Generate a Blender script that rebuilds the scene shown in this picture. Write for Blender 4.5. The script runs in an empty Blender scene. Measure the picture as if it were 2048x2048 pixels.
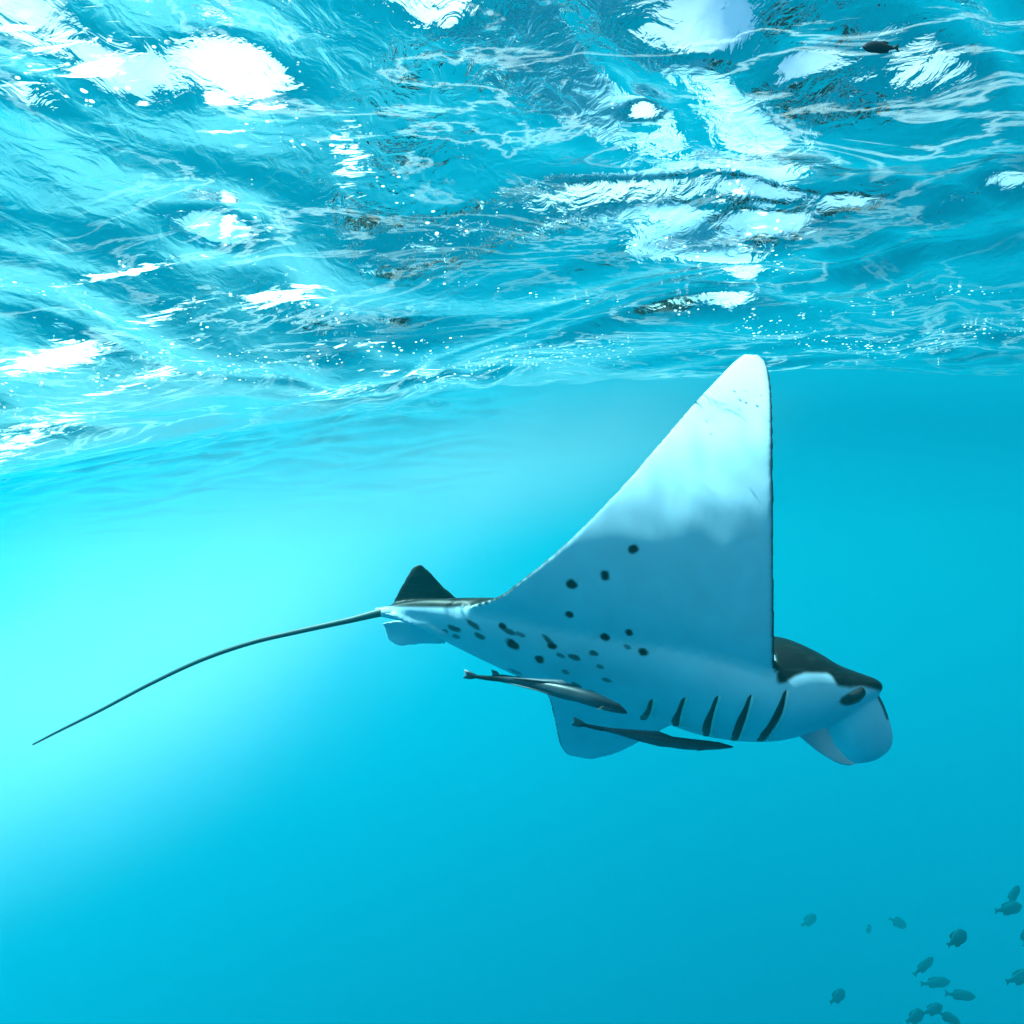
import bpy, bmesh, math, random
import numpy as np
from mathutils import Vector, Matrix
from mathutils.bvhtree import BVHTree
from mathutils.kdtree import KDTree
R = math.radians
sc = bpy.context.scene
C = sc.collection

# ------------------------------------------------------------------ camera
F = 1600.0                       # focal length in pixels of the 2048 px frame
PITCH = R(5.0)
cd = bpy.data.cameras.new('camera'); cam = bpy.data.objects.new('camera', cd); C.objects.link(cam)
cd.sensor_width = 36; cd.sensor_height = 36; cd.sensor_fit = 'HORIZONTAL'
cd.lens = 36 * F / 2048; cd.clip_start = 0.05; cd.clip_end = 1000
cam.location = (0, 0, 0); cam.rotation_euler = (R(90) + PITCH, 0, 0)
sc.camera = cam

# ------------------------------------------------------------------ sun, sky, exposure
SUN = Vector((-0.54, 0.08, 0.84)).normalized()      # towards the sun
sd = bpy.data.lights.new('sun', 'SUN'); sd.energy = 5.0; sd.angle = R(0.5); sd.color = (1.0, 0.97, 0.92)
so = bpy.data.objects.new('sun', sd); C.objects.link(so)
so.rotation_euler = SUN.to_track_quat('Z', 'Y').to_euler()
W = bpy.data.worlds.new('World'); sc.world = W; W.use_nodes = True
wn, wl = W.node_tree.nodes, W.node_tree.links
wn.clear()
sky = wn.new('ShaderNodeTexSky'); sky.sky_type = 'NISHITA'; sky.sun_disc = False
sky.sun_elevation = math.asin(SUN.z); sky.sun_rotation = math.atan2(SUN.x, SUN.y)
wg = wn.new('ShaderNodeNewGeometry')
wno = wn.new('ShaderNodeTexNoise'); wno.inputs['Scale'].default_value = 3.0; wno.inputs['Detail'].default_value = 6
wr = wn.new('ShaderNodeMapRange'); wr.inputs[1].default_value = 0.42; wr.inputs[2].default_value = 0.6
wm = wn.new('ShaderNodeMix'); wm.data_type = 'RGBA'
wb = wn.new('ShaderNodeBackground'); wb.inputs[1].default_value = 0.06
wo = wn.new('ShaderNodeOutputWorld')
wl.new(wg.outputs['Incoming'], wno.inputs['Vector']); wl.new(wno.outputs[0], wr.inputs[0])
wl.new(wr.outputs[0], wm.inputs[0]); wl.new(sky.outputs[0], wm.inputs[6]); wm.inputs[7].default_value = (9, 9, 9, 1)
wl.new(wm.outputs[2], wb.inputs[0]); wl.new(wb.outputs[0], wo.inputs[0])
sc.view_settings.view_transform = 'Standard'; sc.view_settings.look = 'None'
sc.view_settings.gamma = 1; sc.view_settings.use_curve_mapping = False
sc.view_settings.exposure = 2.05
sc.render.engine = 'CYCLES'
cy = sc.cycles
cy.max_bounces = 10; cy.diffuse_bounces = 2; cy.glossy_bounces = 4; cy.transmission_bounces = 4
cy.volume_bounces = 2; cy.transparent_max_bounces = 12
cy.use_denoising = True; cy.sample_clamp_indirect = 4.0
cy.volume_step_rate = 1.0; cy.volume_max_steps = 64

# ------------------------------------------------------------------ helpers
CP, SP = math.cos(PITCH), math.sin(PITCH)
def P(px, py, Y):
    """world point seen at pixel (px, py) of the photograph, at distance Y along the lens axis"""
    a = (px - 1024) / F * Y; b = (1024 - py) / F * Y
    return Vector((a, Y * CP - b * SP, Y * SP + b * CP))
def tag(o, label=None, cat=None, group=None, kind=None):
    if label: o['label'] = label
    if cat: o['category'] = cat
    if group: o['group'] = group
    if kind: o['kind'] = kind
    return o
def mesh_np(name, verts, faces, mat=None, parent=None, smooth=True):
    me = bpy.data.meshes.new(name)
    me.from_pydata([tuple(v) for v in verts], [], [tuple(f) for f in faces]); me.update()
    if smooth: me.polygons.foreach_set('use_smooth', [True] * len(me.polygons))
    o = bpy.data.objects.new(name, me); C.objects.link(o)
    if mat: me.materials.append(mat)
    if parent: o.parent = parent
    return o
def grid_obj(name, V, closed_u=False, mat=None, parent=None):
    """V: array (n, m, 3) -> one quad sheet"""
    n, m = V.shape[:2]
    me = bpy.data.meshes.new(name)
    idx = np.arange(n * m).reshape(n, m)
    if closed_u: idx = np.vstack([idx, idx[:1]])
    q = np.stack([idx[:-1, :-1], idx[1:, :-1], idx[1:, 1:], idx[:-1, 1:]], -1).reshape(-1, 4)
    me.vertices.add(n * m); me.vertices.foreach_set('co', V.astype(np.float32).ravel())
    me.loops.add(q.size); me.loops.foreach_set('vertex_index', q.ravel().astype(np.int32))
    me.polygons.add(len(q)); me.polygons.foreach_set('loop_start', (np.arange(len(q)) * 4).astype(np.int32))
    me.polygons.foreach_set('use_smooth', np.ones(len(q), bool))
    me.update(calc_edges=True); me.validate()
    o = bpy.data.objects.new(name, me); C.objects.link(o)
    if mat: me.materials.append(mat)
    if parent: o.parent = parent
    return o
def newmat(name):
    m = bpy.data.materials.new(name); m.use_nodes = True; m.node_tree.nodes.clear()
    return m, m.node_tree.nodes, m.node_tree.links
def sstep(a, b, x):
    t = np.clip((x - a) / (b - a), 0, 1); return t * t * (3 - 2 * t)

# ------------------------------------------------------------------ the water body: one closed box of scattering, absorbing sea
m, n, l = newmat('sea_water_volume')
vs = n.new('ShaderNodeVolumeScatter'); vs.inputs['Color'].default_value = (0.03, 0.82, 0.98, 1); vs.inputs['Density'].default_value = 0.0155
vs.inputs['Anisotropy'].default_value = 0.64
va = n.new('ShaderNodeVolumeAbsorption'); va.inputs['Color'].default_value = (0.0, 0.942, 0.968, 1); va.inputs['Density'].default_value = 0.13
ad = n.new('ShaderNodeAddShader'); out = n.new('ShaderNodeOutputMaterial')
l.new(vs.outputs[0], ad.inputs[0]); l.new(va.outputs[0], ad.inputs[1]); l.new(ad.outputs[0], out.inputs['Volume'])
bm = bmesh.new(); bmesh.ops.create_cube(bm, size=1)
me = bpy.data.meshes.new('haze'); bm.to_mesh(me); bm.free(); me.materials.append(m)
haze = bpy.data.objects.new('haze', me); C.objects.link(haze)
haze.scale = (640, 640, 104); haze.location = (0, 0, 3.0 - 52)
tag(haze, kind='stuff')

# open water far off: the bowl that closes the view where the sea has swallowed everything
m, n, l = newmat('deep_water')
d = n.new('ShaderNodeBsdfDiffuse'); d.inputs[0].default_value = (0.0, 0.05, 0.12, 1); out = n.new('ShaderNodeOutputMaterial')
l.new(d.outputs[0], out.inputs[0])
th = np.linspace(0, 2 * np.pi, 65)[:-1]; ph = np.linspace(0.0, np.pi / 2, 20)
V = np.zeros((64, 20, 3))
for j, p_ in enumerate(ph):
    rr = 270 * math.cos(p_) + 0.01
    V[:, j, 0] = rr * np.cos(th); V[:, j, 1] = rr * np.sin(th); V[:, j, 2] = -98 * math.sin(p_) + 1.45
o = grid_obj('water', V, closed_u=True, mat=m)
tag(o, 'open turquoise sea water stretching away below the waves', kind='structure')

# ------------------------------------------------------------------ the water surface, a wavy sheet overhead
rng = np.random.default_rng(7)
NA, NR = 1000, 760
a_front = np.linspace(R(-62), R(62), 820)
a_back = np.linspace(R(62), R(298), NA - 820 + 2)[1:-1]
ang = np.concatenate([a_front, a_back])                    # 0 = straight ahead
rad = np.concatenate([np.linspace(0.02, 1.2, 50)[:-1], 1.2 * (300 / 1.2) ** (np.linspace(0, 1, NR - 49) ** 1.35)])
A, RR = np.meshgrid(ang, rad, indexing='ij')
X0 = np.sin(A) * RR; Y0 = np.cos(A) * RR
def macro(X, Y):
    X = X / 1.28; Y = Y / 1.28
    yy = Y - 0.12 * X
    s = sstep(1.0, -2.8, X / np.maximum(1, Y / 2.6))             # 1 on the left
    front = 0.60 + 0.08 * yy
    z = front + (1.55 - front) * sstep(2.7, 5.8, yy)
    z += 0.15 * np.exp(-((yy - 6.5) / 1.8) ** 2) * (1 - s) - .25 * sstep(7, 16, Y)
    z -= s * (0.58 * sstep(0.8, 3.0, yy) + 0.62 * sstep(2.8, 5.5, yy)) * (1 - sstep(14, 40, Y))
    return z * 1.28
Z = macro(X0, Y0)
def surf_at(px, py):
    """where the ray through a pixel meets the mean sea surface"""
    d = P(px, py, 1.0); t = 0.5
    while t < 40:
        q = d * t
        if q.z > float(macro(np.array([q.x]), np.array([q.y]))[0]): return q
        t += 0.01 * (1 + t)
    return d * 40
# steeper facets turned to the camera: here the bright sky shows through
for (px_, py_, w_, k_) in [(90, 60, .14, .24), (230, 160, .09, .18), (470, 150, .11, .34), (1400, 75, .13, .26), (1560, 400, .15, .35), (860, 40, .06, .2), (1290, 240, .05, .4), (450, 450, .12, .5), (1620, 160, .05, .35), (40, 180, .08, .3)]:
    c0 = surf_at(px_, py_); q_ = np.exp(-((X0 - c0.x) ** 2 + (Y0 - c0.y) ** 2) / w_ ** 2)
    n_ = math.hypot(c0.x, c0.y)
    Z -= k_ * ((X0 - c0.x) * c0.x / n_ + (Y0 - c0.y) * c0.y / n_) * q_
dX = np.zeros_like(Z); dY = np.zeros_like(Z); dZ = np.zeros_like(Z)
# slow warp so that crests curve
wx = 0.35 * np.sin(0.9 * Y0 + 0.6 * X0 + 1.0) + 0.22 * np.sin(2.6 * X0 - 1.5 * Y0) + .06 * np.sin(6.5 * Y0 + 3 * X0)
wy = 0.35 * np.sin(0.8 * X0 - 0.5 * Y0 + 2.0) + 0.22 * np.sin(2.2 * Y0 + 2.3 * X0) + .06 * np.sin(7 * X0 - 3.2 * Y0)
XW, YW = X0 + wx, Y0 + wy
left = sstep(1.2, -1.8, X0)
far = np.exp(-np.maximum(RR - 4.0, 0) / (1.0 + 6 * left))
for i in range(70):
    lam = 0.16 * (2.6 / 0.16) ** rng.random()
    k = 2 * np.pi / lam
    th_ = R(100) + rng.normal(0, 0.75)
    amp = 0.0056 * lam ** 1.0 * (0.6 if lam < 0.3 else 1.5 if lam < 1.2 else 0.9) * rng.uniform(0.6, 1.4)
    cx, sx = math.cos(th_), math.sin(th_)
    p_ = k * (XW * cx + YW * sx) + rng.uniform(0, 6.28)
    # drop waves finer than the grid there
    cell = np.maximum(RR * R(124) / 820, 0.004 * RR)
    fade = np.clip(lam / (5 * cell) - 0.6, 0, 1) * (0.01 + 0.99 * far)
    env = 0.7 + 0.6 * np.sin(0.7 * X0 + rng.uniform(0, 6)) * np.sin(0.6 * Y0 + rng.uniform(0, 6))
    a_ = amp * fade * env * (1 - (0.35 if lam > .45 else 0.0) * np.exp(-(RR / 1.9) ** 2))
    dX -= 0.9 * a_ * cx * np.sin(p_) * 1.2; dY -= 0.9 * a_ * sx * np.sin(p_) * 1.2; dZ += a_ * np.cos(p_)
calm = 1 - 0.45 * sstep(0.9, 1.6, X0)
V = np.stack([X0 + dX * calm, Y0 + dY * calm, Z + dZ * calm], -1)
m, n, l = newmat('sea_surface')
out = n.new('ShaderNodeOutputMaterial')
fr = n.new('ShaderNodeFresnel'); fr.inputs['IOR'].default_value = 1.333
tr = n.new('ShaderNodeBsdfTransparent'); tr.inputs[0].default_value = (0.97, 0.99, 1, 1)
gl = n.new('ShaderNodeBsdfGlossy'); gl.inputs['Roughness'].default_value = 0.03; gl.inputs[0].default_value = (1, 1, 1, 1)
mx = n.new('ShaderNodeMixShader')
tc = n.new('ShaderNodeNewGeometry')
n1 = n.new('ShaderNodeTexNoise'); n1.inputs['Scale'].default_value = 14; n1.inputs['Detail'].default_value = 4; n1.inputs['Distortion'].default_value = 1.0
mp = n.new('ShaderNodeMapping'); mp.inputs['Scale'].default_value = (1.2, .85, 1)
bp = n.new('ShaderNodeBump'); bp.inputs['Distance'].default_value = 0.012; bp.inputs['Strength'].default_value = 0.38
l.new(tc.outputs['Position'], mp.inputs[0]); l.new(mp.outputs[0], n1.inputs['Vector']); l.new(n1.outputs[0], bp.inputs['Height'])
l.new(bp.outputs[0], fr.inputs['Normal']); l.new(bp.outputs[0], gl.inputs['Normal'])
l.new(fr.outputs[0], mx.inputs[0]); l.new(tr.outputs[0], mx.inputs[1]); l.new(gl.outputs[0], mx.inputs[2])
l.new(mx.outputs[0], out.inputs[0])
surf = grid_obj('water_surface', V, closed_u=True, mat=m)
tag(surf, 'rippled underside of the sea surface seen from below', kind='structure')
# foam on the surface; some patches paint white sky windows and the wing's reflection
vy_ = V[..., 1] * CP + V[..., 2] * SP; ok = vy_ > .05; vy_ = np.where(ok, vy_, 1)
SX = 1024 + F * V[..., 0] / vy_; SY = 1024 - F * (-V[..., 1] * SP + V[..., 2] * CP) / vy_
foam_glare = np.zeros_like(Z); V0 = V
for (x, y, a, b, an_, k_) in [(40, 880, 190, 40, -22, .72), (110, 715, 120, 34, -12, 1), (250, 770, 240, 22, -18, .55), (560, 590, 110, 28, -8, .8), (330, 630, 150, 22, -20, .6), (680, 690, 120, 14, -6, .55), (450, 450, 120, 50, 10, .6),
        (700, 310, 40, 130, 0, .6), (1500, 440, 120, 130, 0, .45), (250, 545, 150, 12, -12, .9), (150, 120, 250, 110, 0, .55), (480, 170, 120, 110, 0, .6), (700, 780, 180, 20, -8, .5), (1100, 690, 160, 16, 0, .4), (850, 750, 150, 20, 5, .55)]:
    c_, s_ = math.cos(R(an_)), math.sin(R(an_))
    u = ((SX - x) * c_ + (SY - y) * s_) / a; w = (-(SX - x) * s_ + (SY - y) * c_) / b
    foam_glare = np.maximum(foam_glare, k_ * np.exp(-(u * u + w * w) * .8))
foam_glare *= ok * (RR < 14)
ac = surf.data.attributes.new('chop', 'FLOAT', 'POINT'); ac.data.foreach_set('value', np.exp(-np.maximum(RR - 4.2, 0) / (.9 + 5 * left)).astype(np.float32).ravel())
at = surf.data.attributes.new('foam_glare', 'FLOAT', 'POINT'); at.data.foreach_set('value', foam_glare.astype(np.float32).ravel())
af = n.new('ShaderNodeAttribute'); af.attribute_name = 'foam_glare'
nf = n.new('ShaderNodeTexNoise'); nf.inputs['Scale'].default_value = 26; nf.inputs['Detail'].default_value = 8; nf.inputs['Roughness'].default_value = .72; nf.inputs['Distortion'].default_value = .6
mf = n.new('ShaderNodeMapping'); mf.inputs['Rotation'].default_value = (0, 0, R(-25)); mf.inputs['Scale'].default_value = (.35, 1.3, 1)
l.new(tc.outputs['Position'], mf.inputs[0]); l.new(mf.outputs[0], nf.inputs['Vector'])
s1 = n.new('ShaderNodeMath'); s1.operation = 'MULTIPLY_ADD'; s1.inputs[1].default_value = .38; l.new(af.outputs['Fac'], s1.inputs[0]); l.new(nf.outputs[0], s1.inputs[2])
rf = n.new('ShaderNodeMapRange'); rf.inputs[1].default_value = .72; rf.inputs[2].default_value = .80; l.new(s1.outputs[0], rf.inputs[0])
LINES = [([(860, 560), (960, 570), (1080, 590), (1200, 605), (1330, 620), (1500, 632)], 9, 130, 2.0), ([(1230, 610), (1400, 630), (1560, 640), (1700, 610), (1860, 585), (2040, 578)], 12, 170, 2.3),
             ([(1450, 615), (1500, 628), (1560, 640)], 6, 50, 3), ([(1680, 625), (1760, 628), (1860, 615)], 5, 40, 3), ([(1850, 670), (1950, 668), (2048, 650)], 8, 70, 2.6), ([(1900, 582), (2045, 576)], 4, 30, 3),
             ([(480, 250), (620, 290), (700, 300), (760, 350), (830, 420), (920, 480)], 34, 330, 2.0), ([(700, 260), (740, 330), (790, 400)], 20, 120, 2.4), ([(0, 560), (120, 580), (260, 540), (400, 500), (520, 440)], 22, 180, 2.4),
             ([(300, 700), (420, 640), (560, 600), (700, 640)], 34, 300, 2.2), ([(0, 800), (90, 730), (200, 700)], 40, 260, 2.4), ([(560, 30), (580, 100), (600, 170)], 22, 90, 2.2), ([(230, 80), (330, 90), (370, 110)], 30, 90, 4.0),
             ([(60, 150), (180, 190), (280, 150)], 40, 130, 4.0), ([(1420, 340), (1500, 400), (1560, 520)], 60, 160, 2.0), ([(1250, 480), (1400, 500), (1480, 540)], 30, 160, 1.8), ([(200, 760), (450, 740), (700, 700), (900, 690)], 40, 220, 1.8),
             ([(860, 760), (1000, 720), (1250, 700)], 40, 130, 1.6), ([(1500, 660), (1800, 700), (2048, 640)], 30, 120, 1.5), ([(1240, 230), (1320, 300), (1420, 380)], 30, 90, 2.0), ([(400, 60), (440, 160), (560, 240)], 40, 200, 2.6)]
fleck = np.zeros(Z.shape, np.float32); vis = ok & (RR < 8) & (SX > -80) & (SX < 2130) & (SY > -80) & (SY < 1250)
fx_, fy_ = SX[vis], SY[vis]; fl_ = np.zeros(len(fx_), np.float32)
def poly(pts, q):
    pts = np.array(pts, float); t_ = np.linspace(0, len(pts) - 1, q); return np.stack([np.interp(t_, np.arange(len(pts)), pts[:, k_]) for k_ in (0, 1)], 1)
for pts, spread, cnt, size in LINES:
    for (x, y) in poly(pts, 36):
        fl_ = np.maximum(fl_, min(1, cnt / 160 + .25) * np.exp(-((fx_ - x) ** 2 + (fy_ - y) ** 2 * 1.6) / (2 * (spread * 1.1 + 4) ** 2)))
fleck[vis] = fl_
ak = surf.data.attributes.new('fleck', 'FLOAT', 'POINT'); ak.data.foreach_set('value', fleck.ravel())
akn = n.new('ShaderNodeAttribute'); akn.attribute_name = 'fleck'
vo = n.new('ShaderNodeTexVoronoi'); vo.inputs['Scale'].default_value = 52; vo.inputs['Randomness'].default_value = 1; l.new(tc.outputs['Position'], vo.inputs['Vector'])
vc = n.new('ShaderNodeSeparateColor'); l.new(vo.outputs['Color'], vc.inputs[0])
k1 = n.new('ShaderNodeMath'); k1.operation = 'MULTIPLY_ADD'; k1.inputs[1].default_value = .60; k1.inputs[2].default_value = -.775; l.new(akn.outputs['Fac'], k1.inputs[0])
k2 = n.new('ShaderNodeMath'); k2.operation = 'MULTIPLY_ADD'; k2.inputs[1].default_value = .55; l.new(vc.outputs[0], k2.inputs[0]); l.new(k1.outputs[0], k2.inputs[2])
k3 = n.new('ShaderNodeMath'); k3.operation = 'SUBTRACT'; l.new(k2.outputs[0], k3.inputs[0]); l.new(vo.outputs['Distance'], k3.inputs[1])
k5 = n.new('ShaderNodeMath'); k5.operation = 'ADD'; k5.inputs[1].default_value = .0; l.new(k3.outputs[0], k5.inputs[0])
k4 = n.new('ShaderNodeMapRange'); k4.inputs[1].default_value = 0; k4.inputs[2].default_value = .10; l.new(k5.outputs[0], k4.inputs[0])
# fine aerated threads, also painting in the bright caustic filaments
wn1 = n.new('ShaderNodeTexNoise'); wn1.inputs['Scale'].default_value = 2.2; wn1.inputs['Detail'].default_value = 7; wn1.inputs['Roughness'].default_value = .62; wn1.inputs['Distortion'].default_value = 1.1
mw = n.new('ShaderNodeMapping'); mw.inputs['Rotation'].default_value = (0, 0, R(18)); mw.inputs['Scale'].default_value = (.7, 1.35, 1); l.new(tc.outputs['Position'], mw.inputs[0]); l.new(mw.outputs[0], wn1.inputs['Vector'])
w1 = n.new('ShaderNodeMath'); w1.operation = 'SUBTRACT'; w1.inputs[1].default_value = .5; l.new(wn1.outputs[0], w1.inputs[0])
w2 = n.new('ShaderNodeMath'); w2.operation = 'ABSOLUTE'; l.new(w1.outputs[0], w2.inputs[0])
w3 = n.new('ShaderNodeMapRange'); w3.interpolation_type = 'SMOOTHSTEP'; w3.inputs[1].default_value = .026; w3.inputs[2].default_value = 0; w3.inputs[3].default_value = 0; w3.inputs[4].default_value = .15; l.new(w2.outputs[0], w3.inputs[0])
wn2 = n.new('ShaderNodeTexNoise'); wn2.inputs['Scale'].default_value = 1.1; l.new(tc.outputs['Position'], wn2.inputs['Vector'])
w4 = n.new('ShaderNodeMapRange'); w4.inputs[1].default_value = .38; w4.inputs[2].default_value = .62; l.new(wn2.outputs[0], w4.inputs[0])
w5 = n.new('ShaderNodeMath'); w5.operation = 'MULTIPLY'; l.new(w3.outputs[0], w5.inputs[0]); l.new(w4.outputs[0], w5.inputs[1])
ach = n.new('ShaderNodeAttribute'); ach.attribute_name = 'chop'
w7 = n.new('ShaderNodeMath'); w7.operation = 'MULTIPLY'; l.new(w5.outputs[0], w7.inputs[0]); l.new(ach.outputs['Fac'], w7.inputs[1])
w8 = n.new('ShaderNodeMath'); w8.operation = 'MULTIPLY'; w8.inputs[1].default_value = .44; l.new(ach.outputs['Fac'], w8.inputs[0]); l.new(w8.outputs[0], bp.inputs['Strength'])
w6 = n.new('ShaderNodeMath'); w6.operation = 'MAXIMUM'; l.new(w7.outputs[0], w6.inputs[0]); l.new(rf.outputs[0], w6.inputs[1])
fd = n.new('ShaderNodeBsdfDiffuse'); fd.inputs[0].default_value = (.85, .88, .88, 1)
ft = n.new('ShaderNodeBsdfTranslucent'); ft.inputs[0].default_value = (.85, .88, .88, 1)
fm = n.new('ShaderNodeMixShader'); fm.inputs[0].default_value = .6; l.new(fd.outputs[0], fm.inputs[1]); l.new(ft.outputs[0], fm.inputs[2])
fx = n.new('ShaderNodeMixShader'); w9 = n.new('ShaderNodeMath'); w9.operation = 'MAXIMUM'; l.new(w6.outputs[0], w9.inputs[0]); l.new(k4.outputs[0], w9.inputs[1]); l.new(w9.outputs[0], fx.inputs[0]); l.new(mx.outputs[0], fx.inputs[1]); l.new(fm.outputs[0], fx.inputs[2]); l.new(fx.outputs[0], out.inputs[0])

# air bubbles drifting just below the surface along the wave crests
def bubbles(count=.06):
    rb = np.random.default_rng(11)
    bm = bmesh.new(); bmesh.ops.create_icosphere(bm, subdivisions=1, radius=1)
    iv = np.array([v.co[:] for v in bm.verts]); fi = np.array([[v.index for v in f.verts] for f in bm.faces]); bm.free()
    Vs = []
    msk = (ok & (RR < 8) & (RR > .5) & (SX > -60) & (SX < 2110) & (SY > -60) & (SY < 1250)); msk[::2] = False; msk[:, ::2] = False
    cand = V0[msk]; cs = np.stack([SX[msk], SY[msk], 0 * SX[msk]], -1)
    kds = KDTree(len(cand))
    for i_, p_ in enumerate(cs): kds.insert(p_, i_)
    kds.balance()
    for pts, spread, cnt, size in LINES:
        cnt = int(cnt * count); q = catmull(np.array(pts, float), np.clip(rb.random(cnt) + rb.normal(0, .02, cnt), 0, 1))
        cl = rb.normal(0, 1, (cnt, 2)) * spread * (.35 + rb.random((cnt, 1)))
        for (x, y), sz in zip(q + cl, size * rb.lognormal(-.05, .5, cnt)):
            i_ = kds.find((x, y, 0))[1]; c0 = Vector(cand[i_]); Yd = c0.y * CP + c0.z * SP
            c0 = P(x, y, Yd) * rb.uniform(.990, .998); rr_ = sz * Yd / F * .6
            Vs.append(iv * rr_ * np.array([rb.uniform(1, 1.9), rb.uniform(.8, 1.2), rb.uniform(.6, .9)]) + np.array(c0))
    Vs = np.array(Vs); k = len(iv)
    Fc = (fi[None] + (np.arange(len(Vs)) * k)[:, None, None]).reshape(-1, 3)
    m, n, l = newmat('air_bubble'); b = n.new('ShaderNodeMixShader'); b.inputs[0].default_value = .55
    for k_, ty in ((1, 'ShaderNodeBsdfTranslucent'), (2, 'ShaderNodeBsdfDiffuse')):
        q_ = n.new(ty); q_.inputs[0].default_value = (.95, .96, .96, 1); l.new(q_.outputs[0], b.inputs[k_])
    o_ = n.new('ShaderNodeOutputMaterial'); l.new(b.outputs[0], o_.inputs[0])
    o = mesh_np('bubbles', Vs.reshape(-1, 3), Fc, m); tag(o, 'silvery air bubbles scattered along the crests under the surface', 'bubbles', kind='stuff')
    return o

# the cloud of fine bubbles churned down by the wave on the left
m, n, l = newmat('bubble_mist')
tc = n.new('ShaderNodeTexCoord'); vl = n.new('ShaderNodeVectorMath'); vl.operation = 'LENGTH'; l.new(tc.outputs['Object'], vl.inputs[0])
no = n.new('ShaderNodeTexNoise'); no.inputs['Scale'].default_value = 2.2; no.inputs['Detail'].default_value = 4; l.new(tc.outputs['Object'], no.inputs['Vector'])
a1 = n.new('ShaderNodeMath'); a1.operation = 'MULTIPLY_ADD'; a1.inputs[1].default_value = .5; l.new(no.outputs[0], a1.inputs[0]); l.new(vl.outputs['Value'], a1.inputs[2])
m1 = n.new('ShaderNodeMapRange'); m1.interpolation_type = 'SMOOTHERSTEP'; m1.inputs[1].default_value = 1.2; m1.inputs[2].default_value = .1; m1.inputs[3].default_value = 0; m1.inputs[4].default_value = .5
l.new(a1.outputs[0], m1.inputs[0])
v = n.new('ShaderNodeVolumeScatter'); v.inputs['Color'].default_value = (1, 1, 1, 1); v.inputs['Anisotropy'].default_value = .3; l.new(m1.outputs[0], v.inputs['Density'])
o_ = n.new('ShaderNodeOutputMaterial'); l.new(v.outputs[0], o_.inputs['Volume'])
bm = bmesh.new(); bmesh.ops.create_icosphere(bm, subdivisions=3, radius=1.0); me = bpy.data.meshes.new('bubble_cloud'); bm.to_mesh(me); bm.free(); me.materials.append(m)
for (x, y, Yd, sc_, an_) in [(190, 1370, 4.7, (3.9, 1.0, 1.55), -31), (1060, 930, 6.0, (2.9, .9, .95), -17)]:
    if x > 500:                                              # a much thinner veil of the same bubbles
        me = me.copy(); m2 = m.copy(); m2.name = 'bubble_veil'; me.materials[0] = m2
        [q_ for q_ in m2.node_tree.nodes if q_.type == 'MAP_RANGE'][0].inputs[4].default_value = .26
    o = bpy.data.objects.new('bubble_cloud', me); C.objects.link(o); o.location = P(x, y, Yd); o.scale = sc_; o.rotation_euler = (0, R(an_), 0)
    tag(o, 'pale milky cloud of fine bubbles sinking from the wave at left' if x < 500 else 'thin veil of fine bubbles just under the surface behind the raised wing', 'bubbles', kind='stuff')

# ------------------------------------------------------------------ loft helpers
def catmull(pts, t):
    """pts (n, k) sampled at parameters t in [0, 1]"""
    pts = np.asarray(pts, float); nn = len(pts)
    x = np.clip(np.asarray(t) * (nn - 1), 0, nn - 1 - 1e-9); i = x.astype(int); f = (x - i)[:, None]
    g = lambda k: pts[np.clip(k, 0, nn - 1)]
    p0 = 2 * g(0 * i) - g(0 * i + 1)
    a, b, c_, d_ = g(i - 1), g(i), g(i + 1), g(i + 2)
    a = np.where((i == 0)[:, None], 2 * b - c_, a); d_ = np.where((i >= nn - 2)[:, None], 2 * c_ - b, d_)
    return 0.5 * (2 * b + (c_ - a) * f + (2 * a - 5 * b + 4 * c_ - d_) * f ** 2 + (3 * b - a - 3 * c_ + d_) * f ** 3)
def pts3(rows): return np.array([tuple(P(*r[:3])) + tuple(r[3:]) for r in rows])
class Soup:
    """closed lofts collected before they are fused into one skin; each vertex carries how dorsal it is"""
    def __init__(s): s.v = []; s.f = []; s.d = []; s.k = []; s.e = []
    def tube(s, V, D, kind, E=None):                                   # V (n, m, 3) rings, closed and capped
        n_, m_ = V.shape[:2]; base = len(s.v); s.e += list((np.ones((n_, m_)) if E is None else E).ravel())
        s.v += [tuple(p) for p in V.reshape(-1, 3)]; s.d += list(D.ravel()); s.k += [kind] * (n_ * m_)
        for i in range(n_ - 1):
            for j in range(m_):
                a, b = base + i * m_ + j, base + i * m_ + (j + 1) % m_
                s.f.append((a, b, b + m_, a + m_))
        s.f.append(tuple(range(base + m_ - 1, base - 1, -1))); s.f.append(tuple(base + (n_ - 1) * m_ + j for j in range(m_)))
SM = Soup()

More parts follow.
